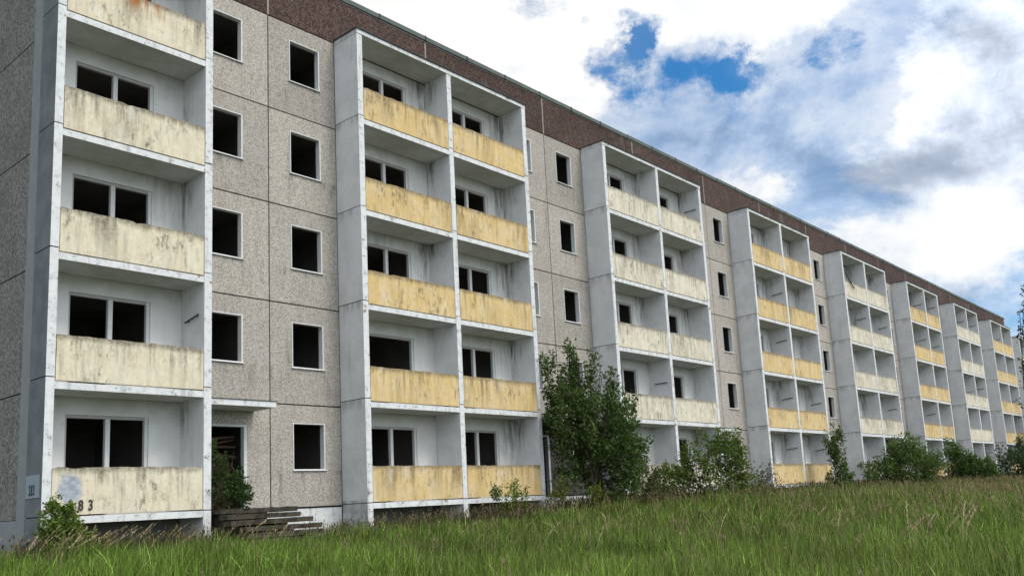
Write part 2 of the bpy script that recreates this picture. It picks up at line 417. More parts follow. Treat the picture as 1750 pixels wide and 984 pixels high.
_rs = np.random.RandomState(5)
_lat = _rs.rand(64, 64)
def vnoise(x, y, s):
    x = np.asarray(x) * s; y = np.asarray(y) * s
    xi = np.floor(x).astype(int); yi = np.floor(y).astype(int); fx = x - xi; fy = y - yi
    fx = fx * fx * (3 - 2 * fx); fy = fy * fy * (3 - 2 * fy)
    g = lambda a, b: _lat[a % 64, b % 64]
    return (g(xi, yi) * (1 - fx) + g(xi + 1, yi) * fx) * (1 - fy) + (g(xi, yi + 1) * (1 - fx) + g(xi + 1, yi + 1) * fx) * fy

def gz(x, y):
    x = np.asarray(x, float); y = np.asarray(y, float)
    near = .22 + .12 * sstep(5, 40, x)
    wall = .52 + .34 * sstep(6, 20, x)
    t = sstep(-13, -2.0, y)
    return near * (1 - t) + wall * t + .10 * (vnoise(x, y, .35) - .5) + .05 * (vnoise(x, y, 1.1) - .5)


# ------------------------------------------------------------------ ground
def axis(lo, hi, fine_lo, fine_hi, step):
    a = list(np.arange(fine_lo, fine_hi + 1e-6, step)); s = step
    while a[-1] < hi: s *= 1.35; a.append(a[-1] + s)
    s = step
    while a[0] > lo: s *= 1.35; a.insert(0, a[0] - s)
    return np.array(a)
gx = axis(-2500, 2500, -14, 100, 1.0); gy = axis(-2500, 2500, -26, 14, .8)
GX, GY = np.meshgrid(gx, gy, indexing='ij'); GZ = gz(GX, GY)
nx, ny = GX.shape
vv = np.stack([GX.ravel(), GY.ravel(), GZ.ravel()], 1)
ff = [(i * ny + j, (i + 1) * ny + j, (i + 1) * ny + j + 1, i * ny + j + 1) for i in range(nx - 1) for j in range(ny - 1)]
me = bpy.data.meshes.new('ground'); me.from_pydata(vv.tolist(), [], ff); me.materials.append(M['ground']); me.shade_smooth()
ground = bpy.data.objects.new('ground', me); COL.objects.link(ground); ground['kind'] = 'structure'

# ------------------------------------------------------------------ the apartment building
D = 1.096                     # how far the balcony bays stand out from the wall
FH, PB = 2.8, 1.62            # storey height, underside of the ground-floor parapet
PW = .195                     # thickness of the bay side walls
towers = [dict(x=[0.0, 3.37], c='cream'), dict(x=[8.415, 11.93, 15.68], c='yellow'), dict(x=[20.84, 24.54, 28.24], c='pale'),
          dict(x=[33.37, 36.86, 40.55], c='yellow'), dict(x=[45.63, 49.20, 53.0], c='pale'), dict(x=[57.75, 61.35, 64.65], c='yellow'),
          dict(x=[69.29, 72.55, 75.93], c='pale'), dict(x=[80.63, 84.2, 87.93], c='yellow')]
XEND = 91.0
rnd = random.Random(11)
bld = empty('apartment_building', (0, 0, .5), 'long abandoned five storey panel block with yellow and cream balconies and empty windows', 'building')

def side_wall(parent, x0, x1, y1=0.0, top=15.56, m='side', bottom=.1, left=None, right=None):
    b = MB(); zs = [bottom, 1.60, 4.49, 7.29, 10.09, 12.89, top]
    for a, c in zip(zs, zs[1:]):
        j = (rnd.random() - .5) * .022
        b.box(x0 + j * .3, x1 + j * .3, -D + j, y1, a + .012, c - .012, m, front='white', left=left or m, right=right or m)
    b.box(x0 + .02, x1 - .02, -D + .03, y1 - .01, bottom + .02, top - .02, 'joint')
    return b.build('balcony_side_wall', parent)

def balcony(parent, xl, xr, k, colour, z0=PB, light=False):
    z = z0 + FH * k
    b = MB()
    b.box(xl + .004, xr - .004, -D + .006, -.004, z - .18, z - .03, 'soffit', front='white', top='floor')
    bal = b.build('balcony', parent)
    wbay = xr - xl
    a, c = xl + .20 * wbay, xl + .765 * wbay
    mm = a + .50 * (c - a)
    zb, zt, ztop = z + .86, z + 2.22, z + FH - .185
    b = MB()
    b.box(xl + .002, a, 0.0, .16, z - .02, ztop, 'back'); b.box(c, xr - .002, 0.0, .16, z - .02, ztop, 'back')
    b.box(a, c, 0.0, .16, zt, ztop, 'back'); b.box(mm, c, 0.0, .16, z - .02, zb, 'back')
    bw = b.build('back_wall', bal); bw['right_end'] = float(xr)
    bw['mould'] = (1.0 if rnd.random() < (.25, .3, .45, .55, .6)[k] else .12) if xl > 2 else .08
    b = MB(); f = 'frame_grey'
    b.box(a + .002, a + .045, .03, .13, z, zt - .002, f); b.box(c - .085, c - .002, .03, .13, zb, zt - .002, 'frame')
    b.box(a + .045, c - .085, .035, .125, zt - .07, zt - .003, f)
    if light != 'bare': b.box(mm - .05, mm + .055, .028, .132, z, zt - .07, 'frame')
    b.box(mm + .055, c - .085, .02, .135, zb, zb + .05, 'frame')
    b.build('window', bal)
    # parapet: a thin slab, its top edge a little broken
    b = MB(); n = 26; x0, x1 = xl + .018, xr - .018; lean = (rnd.random() - .5) * .012
    y0, y1 = -D + .004 + lean, -D + .078 + lean
    hs = [z + .985 + (rnd.random() - .5) * .016 - (.025 if rnd.random() < .06 else 0) for _ in range(n + 1)]
    base = len(b.v)
    for i in range(n + 1):
        x = x0 + (x1 - x0) * i / n
        b.v += [(x, y0, z), (x, y0, hs[i]), (x, y1, hs[i]), (x, y1, z)]
    mi = b.mid(colour)
    for i in range(n):
        p = i * 4
        for q in ((0, 4, 5, 1), (1, 5, 6, 2), (2, 6, 7, 3), (3, 7, 4, 0)):
            b.f.append(tuple(p + t for t in q)); b.mi.append(mi)
    b.f += [(0, 1, 2, 3), tuple(n * 4 + t for t in (3, 2, 1, 0))]; b.mi += [mi, mi]
    par = b.build('parapet', bal)
    return bal, par

def rail(bal, x, z, tilt=0.0):
    b = MB()
    b.bar((x - .06, -.92, z + tilt), (x - .06, -.30, z - tilt), .022, 'dark_rail')
    b.bar((x - .06, -.80, z + tilt * .8), (x, -.80, z + tilt * .8), .014, 'dark_rail'); b.bar((x - .06, -.40, z - tilt * .8), (x, -.40, z - tilt * .8), .014, 'dark_rail')
    b.build('drying_rail', bal)

first_parapets = {}
for ti, T in enumerate(towers):
    xs = T['x']; m = 'side'
    if ti == 0:
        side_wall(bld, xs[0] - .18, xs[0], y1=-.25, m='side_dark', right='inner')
        b = MB(); b.box(xs[0] - .10, xs[0] - .001, -.246, 0.0, .1, 15.5, 'strip'); b.box(xs[0] - .10, xs[0] - .001, .0, .42, .1, 17.0, 'strip')
        b.build('corner_strip', bld)
    else:
        side_wall(bld, xs[0] - PW, xs[0], right='inner')
    if len(xs) == 3: side_wall(bld, xs[1], xs[1] + PW, left='inner', right='inner')
    side_wall(bld, xs[-1], xs[-1] + PW, left='inner')
    # roof of the bay tower
    b = MB(); x0, x1 = xs[0] - PW, xs[-1] + PW
    b.box(x0 - .01, x1 + .01, -D - .01, -.003, 15.47, 15.60, 'soffit', front='white', left='side')
    b.box(x0 - .04, x1 + .04, -D - .05, -.003, 15.602, 15.635, 'felt')
    b.build('balcony_roof', bld)
    bays = [(xs[0], xs[1])] if len(xs) == 2 else [(xs[0], xs[1]), (xs[1] + PW, xs[2])]
    for bi, (l, r) in enumerate(bays):
        for k in range(5):
            bare = 'bare' if (ti == 1 and bi == 0 and k == 1) or rnd.random() < .08 else False
            bal, par = balcony(bld, l, r, k, T['c'], light=bare)
            if ti == 0: first_parapets[k] = (bal, par)
            if (ti, k) == (0, 1): rail(bal, r, PB + FH * k + 1.80, .05)
            elif ti == 2 and (k, bi) in ((1, 0), (4, 1)): rail(bal, r, PB + FH * k + 1.62, .0)
            elif ti >= 3 and rnd.random() < .45: rail(bal, r, PB + FH * k + 1.3 + rnd.random() * .6, .03)
first_parapets[4][1]['rust'] = 1.0
first_parapets[4][0]['label'] = 'top balcony with rust streaks running down its cream parapet'

# wall panels between the bay towers, with windows, entrance doors and canopies
JT = 1.547 + FH               # joint between ground floor and first floor
def frac(a, b, t): return a + (b - a) * t

def panel(x0, x1, z0, z1, hole=None, m='aggregate', y=0.0, th=.22):
    b = MB(); g = .018
    x0 += g; x1 -= g; z0 += g; z1 -= g
    if hole is None:
        b.box(x0, x1, y, y + th, z0, z1, m)
    else:
        hx0, hx1, hz0, hz1 = hole
        b.box(x0, hx0, y, y + th, z0, z1, m); b.box(hx1, x1, y, y + th, z0, z1, m)
        b.box(hx0, hx1, y, y + th, hz1, z1, m)
        if hz0 > z0: b.box(hx0, hx1, y, y + th, z0, hz0, m)
    return b.build('wall_panel', bld)

def window(hx0, hx1, hz0, hz1):
    b = MB(); t = .030; e = .003
    b.box(hx0 + e, hx0 + t, -.012, .13, hz0 + e, hz1 - e, 'frame'); b.box(hx1 - t - .012, hx1 - e, -.012, .17, hz0 + e, hz1 - e, 'frame')
    b.box(hx0 + t, hx1 - t - .012, -.012, .13, hz1 - t, hz1 - e, 'frame')
    b.box(hx0 + t, hx1 - t - .012, -.012, .13, hz0 + e, hz0 + t * .8, 'frame')
    w_ = b.build('window', bld)
    b = MB(); b.hexa([(hx0 - .01, -.05, hz0 - .022), (hx1 + .03, -.05, hz0 - .022), (hx1 + .03, -.013, hz0 - .018), (hx0 - .01, -.013, hz0 - .018),
                      (hx0 - .01, -.05, hz0 - .010), (hx1 + .03, -.05, hz0 - .010), (hx1 + .03, -.013, hz0 + .003), (hx0 - .01, -.013, hz0 + .003)], 'frame')
    b.build('sill', w_)

gaps = []
for ti in range(len(towers)):
    r = towers[ti]['x'][-1] + PW
    l = towers[ti + 1]['x'][0] - PW if ti + 1 < len(towers) else XEND
    gaps.append((r, l))
for gi, (r, l) in enumerate(gaps):
    mid = (r + l) / 2; last = gi == len(gaps) - 1
    if last: mid = l
    b = MB(); b.box(r + .01, l - .01, .05, .20, 1.0, 15.5, 'joint')
    holesA = (frac(r, l, .10), frac(r, l, .325)); holesB = (frac(r, l, .650), frac(r, l, .878)) if gi == 0 else (frac(r, l, .640), frac(r, l, .845))
    # backing layer has to be open at the windows: built as strips
    b = MB()
    for k in range(5):
        zj = JT + FH * (k - 1) if k else 1.57
        b.box(r, l, .06, .19, zj - .03, zj + .03, 'joint')
        b.box(mid - .03, mid + .03, .07, .18, zj + .03, JT + FH * k - .03, 'joint')
    b.build('panel_joint', bld)
    for k in range(5):
        z0 = JT + FH * (k - 1) if k else 1.57
        z1 = JT + FH * k
        wz0, wz1 = 2.57 + FH * k, 3.85 + FH * k
        if last:
            panel(r, l, z0, z1); continue
        if k == 0:
            dx0, dx1 = frac(r, l, .08), frac(r, l, .350)
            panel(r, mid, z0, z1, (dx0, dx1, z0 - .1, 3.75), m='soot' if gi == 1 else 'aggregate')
            if gi < 4:
                f = MB(); f.box(dx0 + .004, dx0 + .06, -.01, .14, 1.6, 3.746, 'frame'); f.box(dx1 - .09, dx1 - .004, -.01, .14, 1.6, 3.746, 'frame')
                f.box(dx0 + .06, dx1 - .09, -.01, .14, 3.69, 3.746, 'frame')
                dr = f.build('door', bld)
                f = MB()
                for q in range(4):
                    zz = 3.0 + q * .17 - .35 * (q == 3)
                    f.hexa([(dx0 + .08, .30 + .05 * q, zz), (dx1 - .12, .30 + .05 * q, zz + .10 * (q - 1)), (dx1 - .12, .33 + .05 * q, zz + .10 * (q - 1)), (dx0 + .08, .33 + .05 * q, zz),
                            (dx0 + .08, .30 + .05 * q, zz + .06), (dx1 - .12, .30 + .05 * q, zz + .06 + .10 * (q - 1)), (dx1 - .12, .33 + .05 * q, zz + .06 + .10 * (q - 1)), (dx0 + .08, .33 + .05 * q, zz + .06)], 'redwood')
                f.box(dx0 + .07, dx0 + .5, .36, .40, 1.62, 3.2, 'redwood')
                f.box(dx0 + .55, dx1 - .12, .62, .66, 1.62, 2.85, 'redwood')
                f.build('broken_boards', dr)
        else:
            panel(r, mid, z0, z1, (*holesA, wz0, wz1))
            if gi < 5: window(*holesA, wz0, wz1)
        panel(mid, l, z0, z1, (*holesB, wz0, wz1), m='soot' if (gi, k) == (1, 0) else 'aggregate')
        if gi < 6: window(*holesB, wz0, wz1)
    if not last:
        b = MB(); cx1 = frac(r, l, .395)
        b.box(r + .01, cx1, -1.02, -.003, 4.10, 4.245, 'canopy', bottom='soffit'); b.box(r + .01, cx1 + .02, -1.04, -.003, 4.247, 4.262, 'felt')
        if gi < 5: b.build('canopy', bld)
    b = MB(); b.box(r + .005, l - .005, .035, .26, .1, 1.535, 'plinth'); b.build('plinth', bld)
# plinth behind the raised balconies
for T in towers:
    b = MB(); b.box(T['x'][0], T['x'][-1], .02, .25, .1, 1.58, 'inside'); b.build('plinth', bld)

# red-brown attic band, sealing strips and the metal roof edge
js = [-.0]
for ti, T in enumerate(towers):
    if ti: js.append((T['x'][0] + T['x'][-1]) / 2)
    js.append(sum(gaps[ti]) / 2 if ti < len(towers) - 1 else XEND)
js = sorted(js); ZB, ZT = JT + FH * 4 + .012, 17.03
for a, c in zip(js, js[1:]):
    b = MB(); b.box(a + .012, c - .012, -.012, .22, ZB, ZT, 'band'); b.build('attic_panel', bld)
b = MB()
for x in js[1:-1]: b.box(x - .026, x + .026, -.017, .1, ZB, ZT - .01, 'sealstrip')
b.box(0, XEND, -.022, .1, ZT + .003, ZT + .035, 'sealstrip')
b.build('sealing_strip', bld)
b = MB()
x = -.06
while x < XEND + .05:
    e = min(x + 2.02, XEND + .08); dz = (rnd.random() - .5) * .02
    b.box(x, e - .012, -.065, .35, ZT + .045 + dz, ZT + .20 + dz, 'flash'); b.box(e - .05, e + .015, -.075, .36, ZT + .035 + dz, ZT + .212 + dz, 'felt')
    x = e if e < XEND + .08 else XEND + 1
b.build('roof_edge', bld)
b = MB(); b.box(0.1, XEND, .36, 11.7, 16.9, 17.1, 'felt'); b.build('roof', bld)
# small vents along the roof edge
# gable end
b = MB(); b.box(-.04, .3, .42, 11.7, .1, 1.57, 'strip'); b.build('plinth', bld)
for k in range(5):
    z0 = JT + FH * (k - 1) if k else 1.57
    b = MB(); b.box(0.0, .22, .425, 5.98, z0 + .016, JT + FH * k - .016, 'gable'); b.box(0.0, .22, 6.01, 11.7, z0 + .016, JT + FH * k - .016, 'gable')
    b.box(.03, .2, .425, 11.7, z0 - .016, z0 + .016, 'joint'); b.build('gable_panel', bld)
b = MB(); b.box(0.0, .22, .425, 11.7, ZB + .01, ZT, 'band'); b.build('attic_panel', bld)
b = MB(); b.box(0.0, XEND, 11.5, 11.7, .1, 16.9, 'gable'); b.box(XEND, XEND + .2, .0, 11.7, .1, 17.0, 'gable'); b.build('rear_wall', bld)
# gutted rooms behind the openings: floors, corridor wall, cross walls
b = MB()
for k in range(6):
    b.box(.25, XEND, .26, 11.4, PB - .20 + FH * k, PB - .03 + FH * k, 'inside')
for k in range(5):
    z0, z1 = PB - .028 + FH * k, PB + FH * (k + 1) - .202
    b.box(.25, XEND, 4.6, 4.75, z0, z1, 'inside')
    for T in towers:
        for x in T['x']:
            if x > 1: b.box(x - .02, x + .16, .27, 4.59, z0, z1, 'inside')
    for (r, l) in gaps[:-1]: b.box((r + l) / 2 - .08, (r + l) / 2 + .08, .27, 4.59, z0, z1, 'inside')
b.build('interior', bld)

# ---- house numbers and the paint patch
def text_mesh(name, body, size, mat_, parent, mtx, bold=.012, sx=.8):
    cu = bpy.data.curves.new(name, 'FONT'); cu.body = body; cu.size = size; cu.offset = bold; cu.extrude = .002; cu.align_x = 'CENTER'; cu.space_character = 1.15
    tmp = bpy.data.objects.new('tmp', cu); COL.objects.link(tmp)
    bpy.context.view_layer.update()
    me_ = bpy.data.meshes.new_from_object(tmp.evaluated_get(bpy.context.evaluated_depsgraph_get()))
    bpy.data.objects.remove(tmp)
    me_.transform(Matrix.Diagonal((sx, 1, 1, 1))); me_.transform(mtx); me_.transform(Matrix.Translation(-world_loc(parent)))
    me_.materials.clear(); me_.materials.append(M[mat_]); me_.name = name
    o = bpy.data.objects.new(name, me_); COL.objects.link(o); o.parent = parent
    return o
gb, gp = first_parapets[0]
Mf = Matrix(((1, 0, 0, .60), (0, 0, -1, -D - .0085), (0, 1, 0, 1.71), (0, 0, 0, 1)))
o = text_mesh('house_number', '2 8 3', .30, 'ink', gb, Mf, .008, .72)
gp['paint_patch'] = 1.0        # an oval of blue-grey paint over the number
gb['label'] = 'ground floor balcony with house number and blue grey paint patch'
b = MB(); b.box(-.192, -.181, -.985, -.30, 2.0, 2.47, 'sign'); sg = b.build('number_sign', bld)
Ms = Matrix(((0, 0, -1, -.1935), (-1, 0, 0, -.62), (0, 1, 0, 2.06), (0, 0, 0, 1)))
text_mesh('lettering', '283', .30, 'ink', sg, Ms, .010, .62)

# ------------------------------------------------------------------ the next block beyond
b2 = empty('apartment_building', (XEND + .4, 0, .5), 'pale grey end of the next panel block just beyond the last yellow balconies', 'building')
x0 = XEND + .45
side_wall(b2, x0 - PW, x0, top=15.05)
xx = [x0, x0 + 3.5, x0 + 7.2]
side_wall(b2, xx[1], xx[1] + PW, top=15.05); side_wall(b2, xx[2], xx[2] + PW, top=15.05)
for l, r in ((xx[0], xx[1]), (xx[1] + PW, xx[2])):
    for k in range(5): balcony(b2, l, r, k, 'pale', z0=PB - .5)
b = MB(); b.box(x0 - PW - .02, xx[2] + PW + .02, -D - .02, -.003, 15.06, 15.2, 'soffit', front='white'); b.box(x0 - .25, x0 + 7.5, -D - .05, 11.0, 15.203, 15.25, 'felt'); b.build('roof', b2)
b = MB(); b.box(x0 - PW, x0 + 7.4, .6, 11.0, .1, 15.19, 'gable'); b.build('rear_wall', b2)

# ------------------------------------------------------------------ entrance stairs
st = empty('entrance_stairs', (4.6, -2.0, .55), 'crumbling mossy concrete steps rising to the open entrance doorway', 'stairs')
ends = [5.72, 5.66, 5.76, 5.86, 5.62, 5.3]
for i in range(6):
    y0 = -1.45 - .30 * i; z = 1.60 - .145 * i; b = MB(); t1, t2 = rnd.uniform(-.02, .02), rnd.uniform(-.015, .015)
    xl, xr = 3.62 + rnd.uniform(-.1, .1), ends[i]
    ya, yb = y0, (y0 + .37 if i else -.30)
    n = 14; es = [rnd.uniform(0, .05) + (.08 if rnd.random() < .12 else 0) for _ in range(n + 1)]; hs = [rnd.uniform(-.010, .008) for _ in range(n + 1)]
    mi = b.mid('steps')
    for j in range(n + 1):  # worn, slightly broken front edge
        x = xl + (xr - xl) * j / n; za = z + t1 * (j / n)
        b.v += [(x, ya + es[j], za - .112), (x, ya + es[j] * .7, za + hs[j]), (x, yb, za + t2), (x, yb, za - .112)]
    for j in range(n):
        q = j * 4
        for f in ((0, 4, 5, 1), (1, 5, 6, 2), (2, 6, 7, 3), (3, 7, 4, 0)): b.f.append(tuple(q + k for k in f)); b.mi.append(mi)
    b.f += [(0, 1, 2, 3), tuple(n * 4 + k for k in (3, 2, 1, 0))]; b.mi += [mi, mi]
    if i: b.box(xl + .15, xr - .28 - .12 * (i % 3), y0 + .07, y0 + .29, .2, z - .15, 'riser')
    b.build('landing' if i == 0 else 'step', st)
b = MB(); b.box(3.75, 3.95, -3.0, -.3, .2, .72, 'steps'); b.box(5.0, 5.2, -2.6, -.3, .2, .74, 'steps'); b.box(3.75, 4.9, -1.35, -.25, .74, 1.50, 'steps'); b.build('stringer', st)

# loose bar on a far balcony
b = MB(); b.bar((45.75, -D - .03, PB + FH * 4 + 1.45), (46.9, -D - .06, PB + FH * 4 + .62), .035, 'dark_rail')
o = b.build('broken_bar', org=(46.3, -D, PB + FH * 4 + 1)); tag(o, 'dark loose bar hanging askew over an off white top floor parapet', 'bar')


# ------------------------------------------------------------------ plants
RX = np.array([.68, -.733, 0]); RY = np.array([.733, .68, 0]); RZ = np.array([0, 0, 1.])

def mesh_np(name, verts, faces_flat, loop_tot, tint=None, material='leaf', parent=None, off=(0, 0, 0)):
    me_ = bpy.data.meshes.new(name); nv = len(verts); nf = len(loop_tot)
    me_.vertices.add(nv); me_.vertices.foreach_set('co', (verts - np.array(off)).astype(np.float32).ravel())
    me_.loops.add(len(faces_flat)); me_.loops.foreach_set('vertex_index', faces_flat.astype(np.int32))
    me_.polygons.add(nf)
    ls = np.concatenate([[0], np.cumsum(loop_tot)[:-1]]).astype(np.int32)
    me_.polygons.foreach_set('loop_start', ls); me_.polygons.foreach_set('loop_total', loop_tot.astype(np.int32))
    if tint is not None:
        a = me_.attributes.new('tint', 'FLOAT_COLOR', 'POINT')
        a.data.foreach_set('color', np.concatenate([tint, np.ones((nv, 1))], 1).astype(np.float32).ravel())
    me_.update(calc_edges=True); me_.materials.append(M[material])
    o_ = bpy.data.objects.new(name, me_); COL.objects.link(o_)
    if parent is not None: o_.parent = parent
    return o_

def leaves_mesh(pts, nrm, size, aspect, cols, rs):
    """one bent diamond per leaf: 4 verts, 2 triangles"""
    n = len(pts)
    d = rs.normal(size=(n, 3)); d[:, 2] -= .25; d += nrm * .9
    d /= np.linalg.norm(d, axis=1, keepdims=True)
    s = np.cross(d, rs.normal(size=(n, 3))); s /= np.linalg.norm(s, axis=1, keepdims=True) + 1e-9
    u = np.cross(d, s)
    L = (size * rs.uniform(.6, 1.35, n))[:, None]; W = L * aspect
    base = pts; tip = pts + d * L; ml = pts + d * L * .45 + s * W * .5 + u * L * .08; mr = pts + d * L * .45 - s * W * .5 + u * L * .08
    V = np.stack([base, ml, tip, mr], 1).reshape(-1, 3)
    i = np.arange(n)[:, None] * 4
    F = np.concatenate([i + [0, 1, 2], i + [0, 2, 3]], 1).ravel()
    return V, F, np.full(2 * n, 3), np.repeat(cols, 4, 0)

def tube(poly, r0, r1, V, F, n=5):
    poly = np.asarray(poly); b = sum(len(v) for v in V); m = len(poly); rings = []
    for i in range(m):
        t = poly[min(i + 1, m - 1)] - poly[max(i - 1, 0)]; t = t / (np.linalg.norm(t) + 1e-9)
        a = np.cross(t, [.3, .9, .1]); a /= np.linalg.norm(a); c = np.cross(t, a)
        r = r0 + (r1 - r0) * i / (m - 1)
        ang = np.arange(n) * 2 * math.pi / n
        rings.append(poly[i] + r * (np.cos(ang)[:, None] * a + np.sin(ang)[:, None] * c))
    V.append(np.concatenate(rings))
    for i in range(m - 1):
        for j in range(n):
            F.append((b + i * n + j, b + i * n + (j + 1) % n, b + (i + 1) * n + (j + 1) % n, b + (i + 1) * n + j))

def plant(name, loc, ells, nclump, nleaf, leaf, col, label, cat, seed, stems=5, stem_r=.03, aspect=.5, spread=.22, var=.35, group=None, spires=(), dense=1.0):
    """ells: (right, depth, up, rx, ry, rz) lobes round the foot; a sprig of leaves on a twig at every sampled point"""
    rs = np.random.RandomState(seed); loc = np.array([loc[0], loc[1], float(gz(loc[0], loc[1])) - .03 if len(loc) < 3 else loc[2]])
    root = empty(name, tuple(loc), label, cat, group)
    vol = np.array([e[3] * e[4] * e[5] for e in ells]) ** .8; vol /= vol.sum()
    pts = []
    for _ in range(nclump):
        e = ells[rs.choice(len(ells), p=vol)]
        while True:
            q = rs.uniform(-1, 1, 3); l = np.linalg.norm(q)
            if l < 1 and rs.rand() < .35 + .65 * l: break
        pts.append((e[0] + q[0] * e[3], e[1] + q[1] * e[4], e[2] + q[2] * e[5]))
    for (a, d0, z0, a1, d1, z1, k) in spires:
        for i in range(k):
            t = i / max(1, k - 1); pts.append((a + (a1 - a) * t + rs.normal() * .06, d0 + (d1 - d0) * t, z0 + (z1 - z0) * t))
    pts = np.array(pts); P = pts[:, :1] * RX + pts[:, 1:2] * RY + pts[:, 2:] * RZ
    top = P[:, 2].max(); cen = P.mean(0)
    V, F = [], []; nodes = []
    for s in range(stems):
        tgt = P[rs.randint(len(P))] * [.75, .75, 1]; tgt[2] = max(tgt[2], top * rs.uniform(.55, .95))
        st0 = np.array([rs.normal() * .12, rs.normal() * .12, 0]); k = 9; pl = []
        for i in range(k):
            t = i / (k - 1); p = st0 * (1 - t) + tgt * t; bow = math.sin(t * math.pi)
            p = p + np.array([rs.normal() * .03, rs.normal() * .03, 0]) + bow * np.array([tgt[0], tgt[1], 0]) * -.12; pl.append(p)
        tube(pl, stem_r * rs.uniform(.7, 1.15), stem_r * .2, V, F, 6); nodes += pl[2:]
    nodes = np.array(nodes)
    LP, LN = [], []
    for p in P:
        dd = np.linalg.norm((nodes - p) * [1, 1, 1.3] + np.array([0, 0, .5]) * (nodes[:, 2:] > p[2] - .1), axis=1); q = nodes[dd.argmin()]
        midp = (p + q) / 2 + rs.normal(size=3) * .05; midp[2] += .04
        tube([q, midp, p], stem_r * .28, stem_r * .08, V, F, 4)
        out = p - np.array([cen[0], cen[1], cen[2] * .55]); out /= np.linalg.norm(out) + 1e-6
        ax = out * .8 + rs.normal(size=3) * .35 + np.array([0, 0, .45]); ax /= np.linalg.norm(ax)
        L = spread * rs.uniform(.7, 1.6); tube([p, p + ax * L * 1.2], stem_r * .08, stem_r * .04, V, F, 3)
        m = int(nleaf * rs.uniform(.55, 1.35) * dense); t = rs.uniform(-.5, 1.25, m)
        lp = p + ax * (t * L)[:, None] + rs.normal(size=(m, 3)) * (spread * .42 * (1.15 - np.clip(t, 0, 1) * .6))[:, None]
        lp[:, 2] = np.maximum(lp[:, 2], .05)
        LP.append(lp); LN.append(np.repeat(ax[None], m, 0))
    LP = np.concatenate(LP); LN = np.concatenate(LN); n = len(LP)
    col = np.array(col); tone = rs.normal(1, var * .6, n).clip(.4, 1.9)[:, None]
    hue = rs.uniform(0, 1, (n, 1)); cc = col * tone * (1 + hue * var * np.array([[.7, .25, -.1]]))
    v, f, lt, tc = leaves_mesh(LP, LN, leaf, aspect, cc, rs)
    mesh_np('crown', v, f, lt, tc, 'leaf', root)
    V = np.concatenate(V); F = np.array(F)
    tr = mesh_np('trunk', V, F.ravel(), np.full(len(F), 4), None, 'bark', root)
    return root

DG = (.050, .092, .022); MG = (.070, .125, .026); LG = (.115, .18, .036)
plant('tree', (17.05, -2.3), [(-.25, 0, 2.9, 1.30, 1.1, 1.45), (.5, 0, 2.6, 1.15, 1.0, 1.4), (1.1, -.1, 3.3, .85, .8, .7), (-.70, 0, 3.7, .90, .8, 1.05), (.2, 0, 1.5, 1.25, 1.0, .95), (1.05, -.1, 2.0, .75, .7, .9), (.5, 0, .8, .9, .7, .5)],
      330, 50, .13, (.062, .112, .027), 'large dark green many stemmed tree half hiding the second entrance', 'tree', 3, stems=11, stem_r=.05, spread=.27,
      spires=[(-1.15, 0, 3.6, -1.40, 0, 5.4, 11), (-.55, 0, 4.0, -.58, 0, 5.75, 15), (.05, 0, 3.9, .22, 0, 5.35, 11), (.6, 0, 3.6, .90, 0, 4.7, 8), (-.9, 0, 4.0, -.95, 0, 5.0, 5)])
plant('bush', (23.4, -2.6), [(-.9, 0, 1.0, .8, .7, .8), (.4, 0, 1.5, 1.1, .8, 1.1), (1.2, 0, 2.1, .7, .6, .8), (1.5, 0, .9, .7, .6, .8)],
      210, 44, .125, (.095, .155, .036), 'loose mid green bush beside the large dark tree in front of off white balconies', 'bush', 4, stems=9, stem_r=.022, spread=.24)
plant('bush', (20.2, -2.4), [(0, 0, .9, .7, .6, .8)], 46, 30, .11, (.06, .085, .03), 'thin twiggy bush at the right foot of the large dark tree', 'bush', 14, stems=8, stem_r=.016, spread=.2)
plant('bush', (4.05, -1.05, 1.58), [(-.05, 0, .45, .62, .3, .42), (-.35, 0, .95, .26, .22, .62), (.35, -.05, .32, .36, .25, .3)],
      85, 42, .075, (.036, .072, .016), 'dark green bush growing on the landing of the entrance steps', 'bush', 5, stems=7, stem_r=.014, spread=.13)
plant('shrub', (-.12, -1.75), [(0, 0, .92, .36, .3, .42), (.12, 0, .65, .42, .34, .32), (.06, 0, 1.18, .10, .10, .2)],
      70, 40, .085, (.10, .165, .030), 'light green leafy shrub below the balcony with painted house number', 'shrub', 6, stems=7, stem_r=.012, spread=.12)
plant('sapling', (13.2, -1.9), [(0, 0, .9, .3, .25, .45), (.25, 0, .75, .25, .2, .5), (.1, 0, 1.25, .15, .12, .35)], 34, 26, .085, LG, 'yellow green sapling in front of a yellow ground floor parapet', 'sapling', 7, stems=4, stem_r=.012, spread=.14)
plant('sapling', (12.55, -1.9), [(0, 0, .9, .15, .15, .42)], 18, 22, .08, MG, 'small thin sapling left of the yellow green sapling', 'sapling', 17, stems=3, stem_r=.01, spread=.12)
plant('sapling', (15.5, -2.0), [(0, 0, .8, .35, .25, .4), (.1, 0, 1.1, .12, .12, .3)], 26, 24, .085, (.12, .16, .03), 'yellowish sapling at the post just left of the large dark tree', 'sapling', 8, stems=4, stem_r=.012, spread=.14)
plant('sapling', (16.0, -3.2), [(0, 0, .6, .22, .2, .4)], 14, 24, .08, (.14, .18, .025), 'low bright yellow green sapling before the trunks of the large dark tree', 'sapling', 18, stems=3, stem_r=.01, spread=.12)
plant('bush', (28.6, -2.0), [(0, 0, .7, .7, .5, .6), (.7, 0, .6, .5, .4, .5)], 44, 20, .10, (.075, .095, .035), 'sparse olive bush at the corner post of the off white balconies', 'bush', 9, stems=8, stem_r=.018, spread=.24)
plant('bush', (31.3, -1.6), [(0, 0, .8, .6, .4, .6), (.2, 0, 1.5, .3, .3, .5)], 30, 14, .11, (.06, .075, .035), 'nearly bare twiggy bush left of the second yellow balcony stack', 'bush', 19, stems=10, stem_r=.016, spread=.26)
